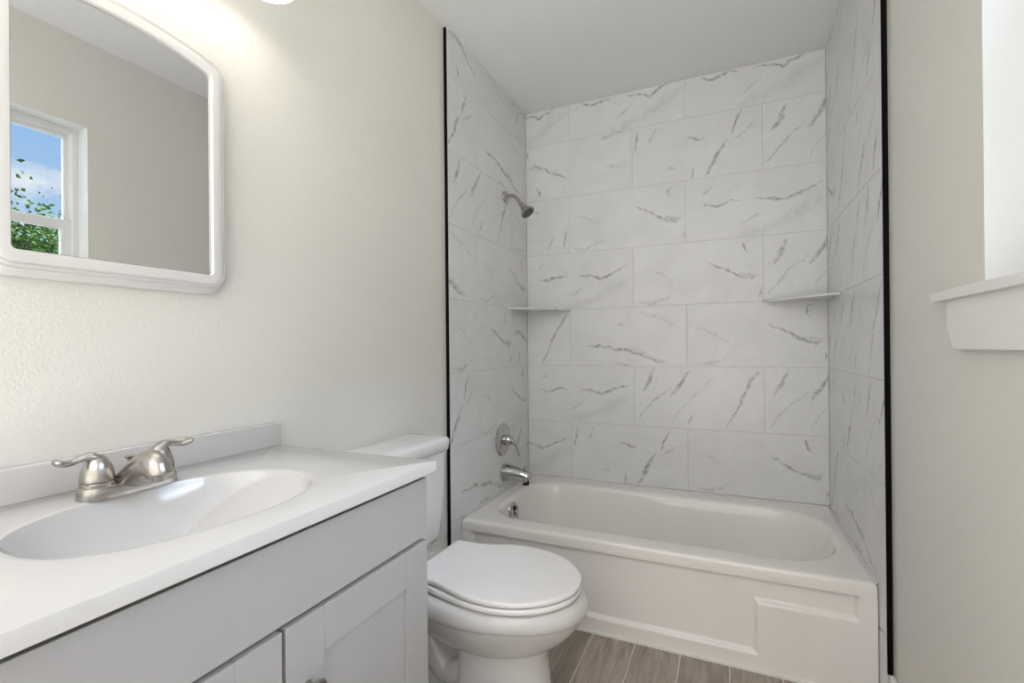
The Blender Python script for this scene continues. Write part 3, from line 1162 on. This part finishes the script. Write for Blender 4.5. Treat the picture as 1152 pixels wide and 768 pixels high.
def arch_outline(hw_, zb, zc, rise, rb, rt, n=20):
    """closed outline in (y, z): bottom corners radius rb, top corners rt, bowed top"""
    pts = []
    for i in range(9):
        a = -PI / 2 + (PI / 2) * i / 8
        pts.append((hw_ - rb + rb * math.cos(a), zb + rb + rb * math.sin(a)))
    R = (hw_ * hw_ + rise * rise) / (2 * rise)
    cz_ = zc + rise - R
    a0 = math.asin(hw_ / R)
    # top right corner softened by rt
    a1 = math.asin((hw_ - rt) / R)
    p1 = (R * math.sin(a1), cz_ + R * math.cos(a1))
    q0 = (hw_, zc - rt)
    for i in range(7):
        s = i / 6
        b0, b1, b2 = (1 - s) ** 2, 2 * s * (1 - s), s * s
        pts.append((b0 * q0[0] + b1 * hw_ + b2 * p1[0], b0 * q0[1] + b1 * zc + b2 * p1[1]))
    for i in range(1, n):
        a = a1 - 2 * a1 * i / n
        pts.append((R * math.sin(a), cz_ + R * math.cos(a)))
    right = pts[9:16]
    for p in reversed(right):
        pts.append((-p[0], p[1]))
    for i in range(9):
        a = PI + (PI / 2) * i / 8
        pts.append((-hw_ + rb + rb * math.cos(a), zb + rb + rb * math.sin(a)))
    return pts


bm = NB()
# stepped moulding: (growth outwards from the glass edge, height off the wall)
steps = [(.0005, .022), (.0005, .029), (.0025, .0325), (.017, .0335), (.0205, .0325), (.0215, .0285), (.023, .0285), (.025, .030), (.027, .0285), (.028, .0245), (.0295, .0245), (.0315, .026), (.0335, .0245), (.0345, .0205), (.037, .019), (.040, .0165), (.042, .012), (.042, .0005)]
rings = []
for g_, h_ in steps:
    o_ = arch_outline(.162 + g_, -g_, .437 + g_ * .85, .0195 + g_ * .10, .008 + max(0, g_) * .9, .006 + max(0, g_) * .55)
    rings.append([(h_, y, z) for y, z in o_])
loft(bm, rings, False, False)
obj('mirror_frame', bm, M['frame_white'], mi, True, 35)
bm = NB()
o_ = arch_outline(.1608, .0008, .4362, .0195, .008, .006)
extrude_poly(bm, [(.008, y, z) for y, z in o_], (.0165, 0, 0))
obj('mirror_glass', bm, M['mirror'], mi)
bm = NB()
o_ = arch_outline(.170, -.008, .444, .0195, .008, .006)
extrude_poly(bm, [(.001, y, z) for y, z in o_], (.021, 0, 0))
obj('shadow_backing', bm, M['shade_dark'], mi)  # board coloured dark as the shadow line between glass and frame

# ------------------------------------------------------------------ vanity light over the mirror
LY, LZ, LX = -2.033, 1.885, .118
vl = thing('vanity_light', 'lit frosted glass vanity light on the wall above the mirror', 'wall light', loc=(XL, LY, LZ + .13))
bm = NB(); box(bm, 0, .022, -.30, .30, -.035, .035, .006, 3)
obj('backplate', bm, M['nickel'], vl, True, 40)
for dy in (-.25, 0.0, .25):
    bm = NB()
    tube(bm, [(.015, dy, 0), (.07, dy, .012), (.11, dy, .010), (LX - XL, dy, -.015), (LX - XL, dy, -.03)], [.008, .008, .008, .009, .016], 16)
    obj('lamp_arm', bm, M['nickel'], vl, True)
    bm = NB()
    c0 = (LX - XL, dy, -.13)
    lathe(bm, [(.055, 0), (.053, .012), (.046, .035), (.037, .062), (.029, .085), (.022, .100), (.019, .100), (.026, .083), (.034, .060), (.043, .034), (.050, .012), (.052, .0), (.055, 0)], c0, (0, 0, 1), 40, False)
    shd = obj('lamp_shade', bm, M['shade'], vl, True, 60)
    bm = NB(); lathe(bm, [(.0, .030), (.012, .033), (.0195, .045), (.018, .060), (.012, .074), (.010, .098), (.0, .098)], c0, (0, 0, 1), 24)
    obj('bulb', bm, M['bulb'], vl, True)
    ld = bpy.data.lights.new('bulb_light', 'POINT')
    ld.energy = LAMP_W
    ld.color = (1.0, 0.94, 0.86)
    ld.shadow_soft_size = .018
    lo = bpy.data.objects.new('bulb_light', ld)
    COL.objects.link(lo)
    lo.parent = vl
    lo.location = (LX - XL, dy, -.13 + .010)

# ------------------------------------------------------------------ outside: sky, sun, ground, trees
wd = bpy.data.worlds.new('sky')
S.world = wd
wd.use_nodes = True
nt = wd.node_tree
bg = nt.nodes['Background']
tc = nt.nodes.new('ShaderNodeTexCoord')
sx = nt.nodes.new('ShaderNodeSeparateXYZ')
nt.links.new(tc.outputs['Generated'], sx.inputs[0])
rp = nt.nodes.new('ShaderNodeValToRGB')
for e, (p_, c_) in zip([rp.color_ramp.elements[0], rp.color_ramp.elements[1], rp.color_ramp.elements.new(.33), rp.color_ramp.elements.new(.55)],
                       [(0.0, (.62, .76, .93, 1)), (1.0, (.72, .82, 1.0, 1)), (.33, (.34, .56, .90, 1)), (.55, (.72, .82, 1.0, 1))]):
    e.position = p_
    e.color = c_
nt.links.new(sx.outputs[2], rp.inputs[0])
mp = nt.nodes.new('ShaderNodeMapping')
mp.inputs['Scale'].default_value = (3.2, 3.2, 7.0)
mp.inputs['Location'].default_value = (0.35, 0.1, 0.3)
nt.links.new(tc.outputs['Generated'], mp.inputs[0])
nz = nt.nodes.new('ShaderNodeTexNoise')
nz.inputs['Scale'].default_value = 1.6
nz.inputs['Detail'].default_value = 7
nz.inputs['Roughness'].default_value = .55
nt.links.new(mp.outputs[0], nz.inputs['Vector'])
cr = nt.nodes.new('ShaderNodeValToRGB')
cr.color_ramp.elements[0].position = .54
cr.color_ramp.elements[1].position = .66
nt.links.new(nz.outputs['Fac'], cr.inputs[0])
mx = nt.nodes.new('ShaderNodeMix')
mx.data_type = 'RGBA'
nt.links.new(cr.outputs[0], mx.inputs[0])
nt.links.new(rp.outputs[0], mx.inputs[6])
mx.inputs[7].default_value = (.95, .96, .98, 1)
nt.links.new(mx.outputs[2], bg.inputs[0])
hi = nt.nodes.new('ShaderNodeMapRange')
hi.interpolation_type = 'SMOOTHSTEP'
hi.inputs['From Min'].default_value = .34
hi.inputs['From Max'].default_value = .75
hi.inputs['To Min'].default_value = SKY
hi.inputs['To Max'].default_value = SKY_HIGH
nt.links.new(sx.outputs[2], hi.inputs['Value'])
nt.links.new(hi.outputs[0], bg.inputs[1])

sl = bpy.data.lights.new('sun', 'SUN')
sl.energy = SUN_W
sl.angle = .01
so = bpy.data.objects.new('sun', sl)
COL.objects.link(so)
so.rotation_euler = Vector((.55, .35, -.75)).to_track_quat('-Z', 'Y').to_euler()

bm = NB(); box(bm, XR + 1.0, 40, -25, 30, -.6, -.3)
struct(obj('ground', bm, M['ground']))


def tree(name, label, x, y, h, r, seed, n_leaf, low=.5, group=None):
    rnd = random.Random(seed)
    t = thing(name, label, 'tree', group, (x, y, -.3))
    bm = NB()
    tube(bm, [(0, 0, 0), (.05, .03, h * .3), (-.03, .05, h * .55), (.02, 0, h * .8)], [.11, .09, .07, .03], 10)
    tips = []
    for i in range(26):
        a = rnd.random() * 2 * PI
        z0 = h * (.25 + .5 * rnd.random())
        L = r * (.5 + .6 * rnd.random())
        up = h * (.05 + .22 * rnd.random())
        e = Vector((math.cos(a) * L, math.sin(a) * L, min(z0 + up, h * 1.05)))
        mid = Vector((math.cos(a) * L * .5, math.sin(a) * L * .5, z0 + up * .35))
        tube(bm, [(0, 0, z0), mid, e], [.03, .02, .007], 6, 4)
        tips.append((mid, e))
    obj('trunk', bm, M['bark'], t, True)
    bm = NB()
    for i in range(n_leaf):
        mid, e = rnd.choice(tips)
        s = rnd.random()
        p = mid.lerp(e, s) + Vector((rnd.gauss(0, .16), rnd.gauss(0, .16), rnd.gauss(0, .14))) * (r / 1.2)
        d = Vector((rnd.gauss(0, 1), rnd.gauss(0, 1), rnd.gauss(0, .6) - .3)).normalized()
        q, w_, _ = frame_of(d)
        L, B = .042 + .025 * rnd.random(), .014 + .008 * rnd.random()
        w_ = (w_ + q * rnd.uniform(-1, 1)).normalized()
        n_ = d.cross(w_)
        vs = [bm.verts.new(v) for v in (p, p + d * L * .45 + w_ * B + n_ * .01, p + d * L, p + d * L * .45 - w_ * B + n_ * .01)]
        bm.faces.new(vs)
    obj('foliage', bm, M['leaf'], t)
    return t


tree('leafy_tree', 'leafy green tree outside seen through the lower window pane', 6.2, .35, 2.62, 1.5, 3, 60000)
tree('leafy_tree', 'sparse taller green tree outside at the right of the window view', 10.2, 2.25, 4.7, 1.3, 8, 9000)
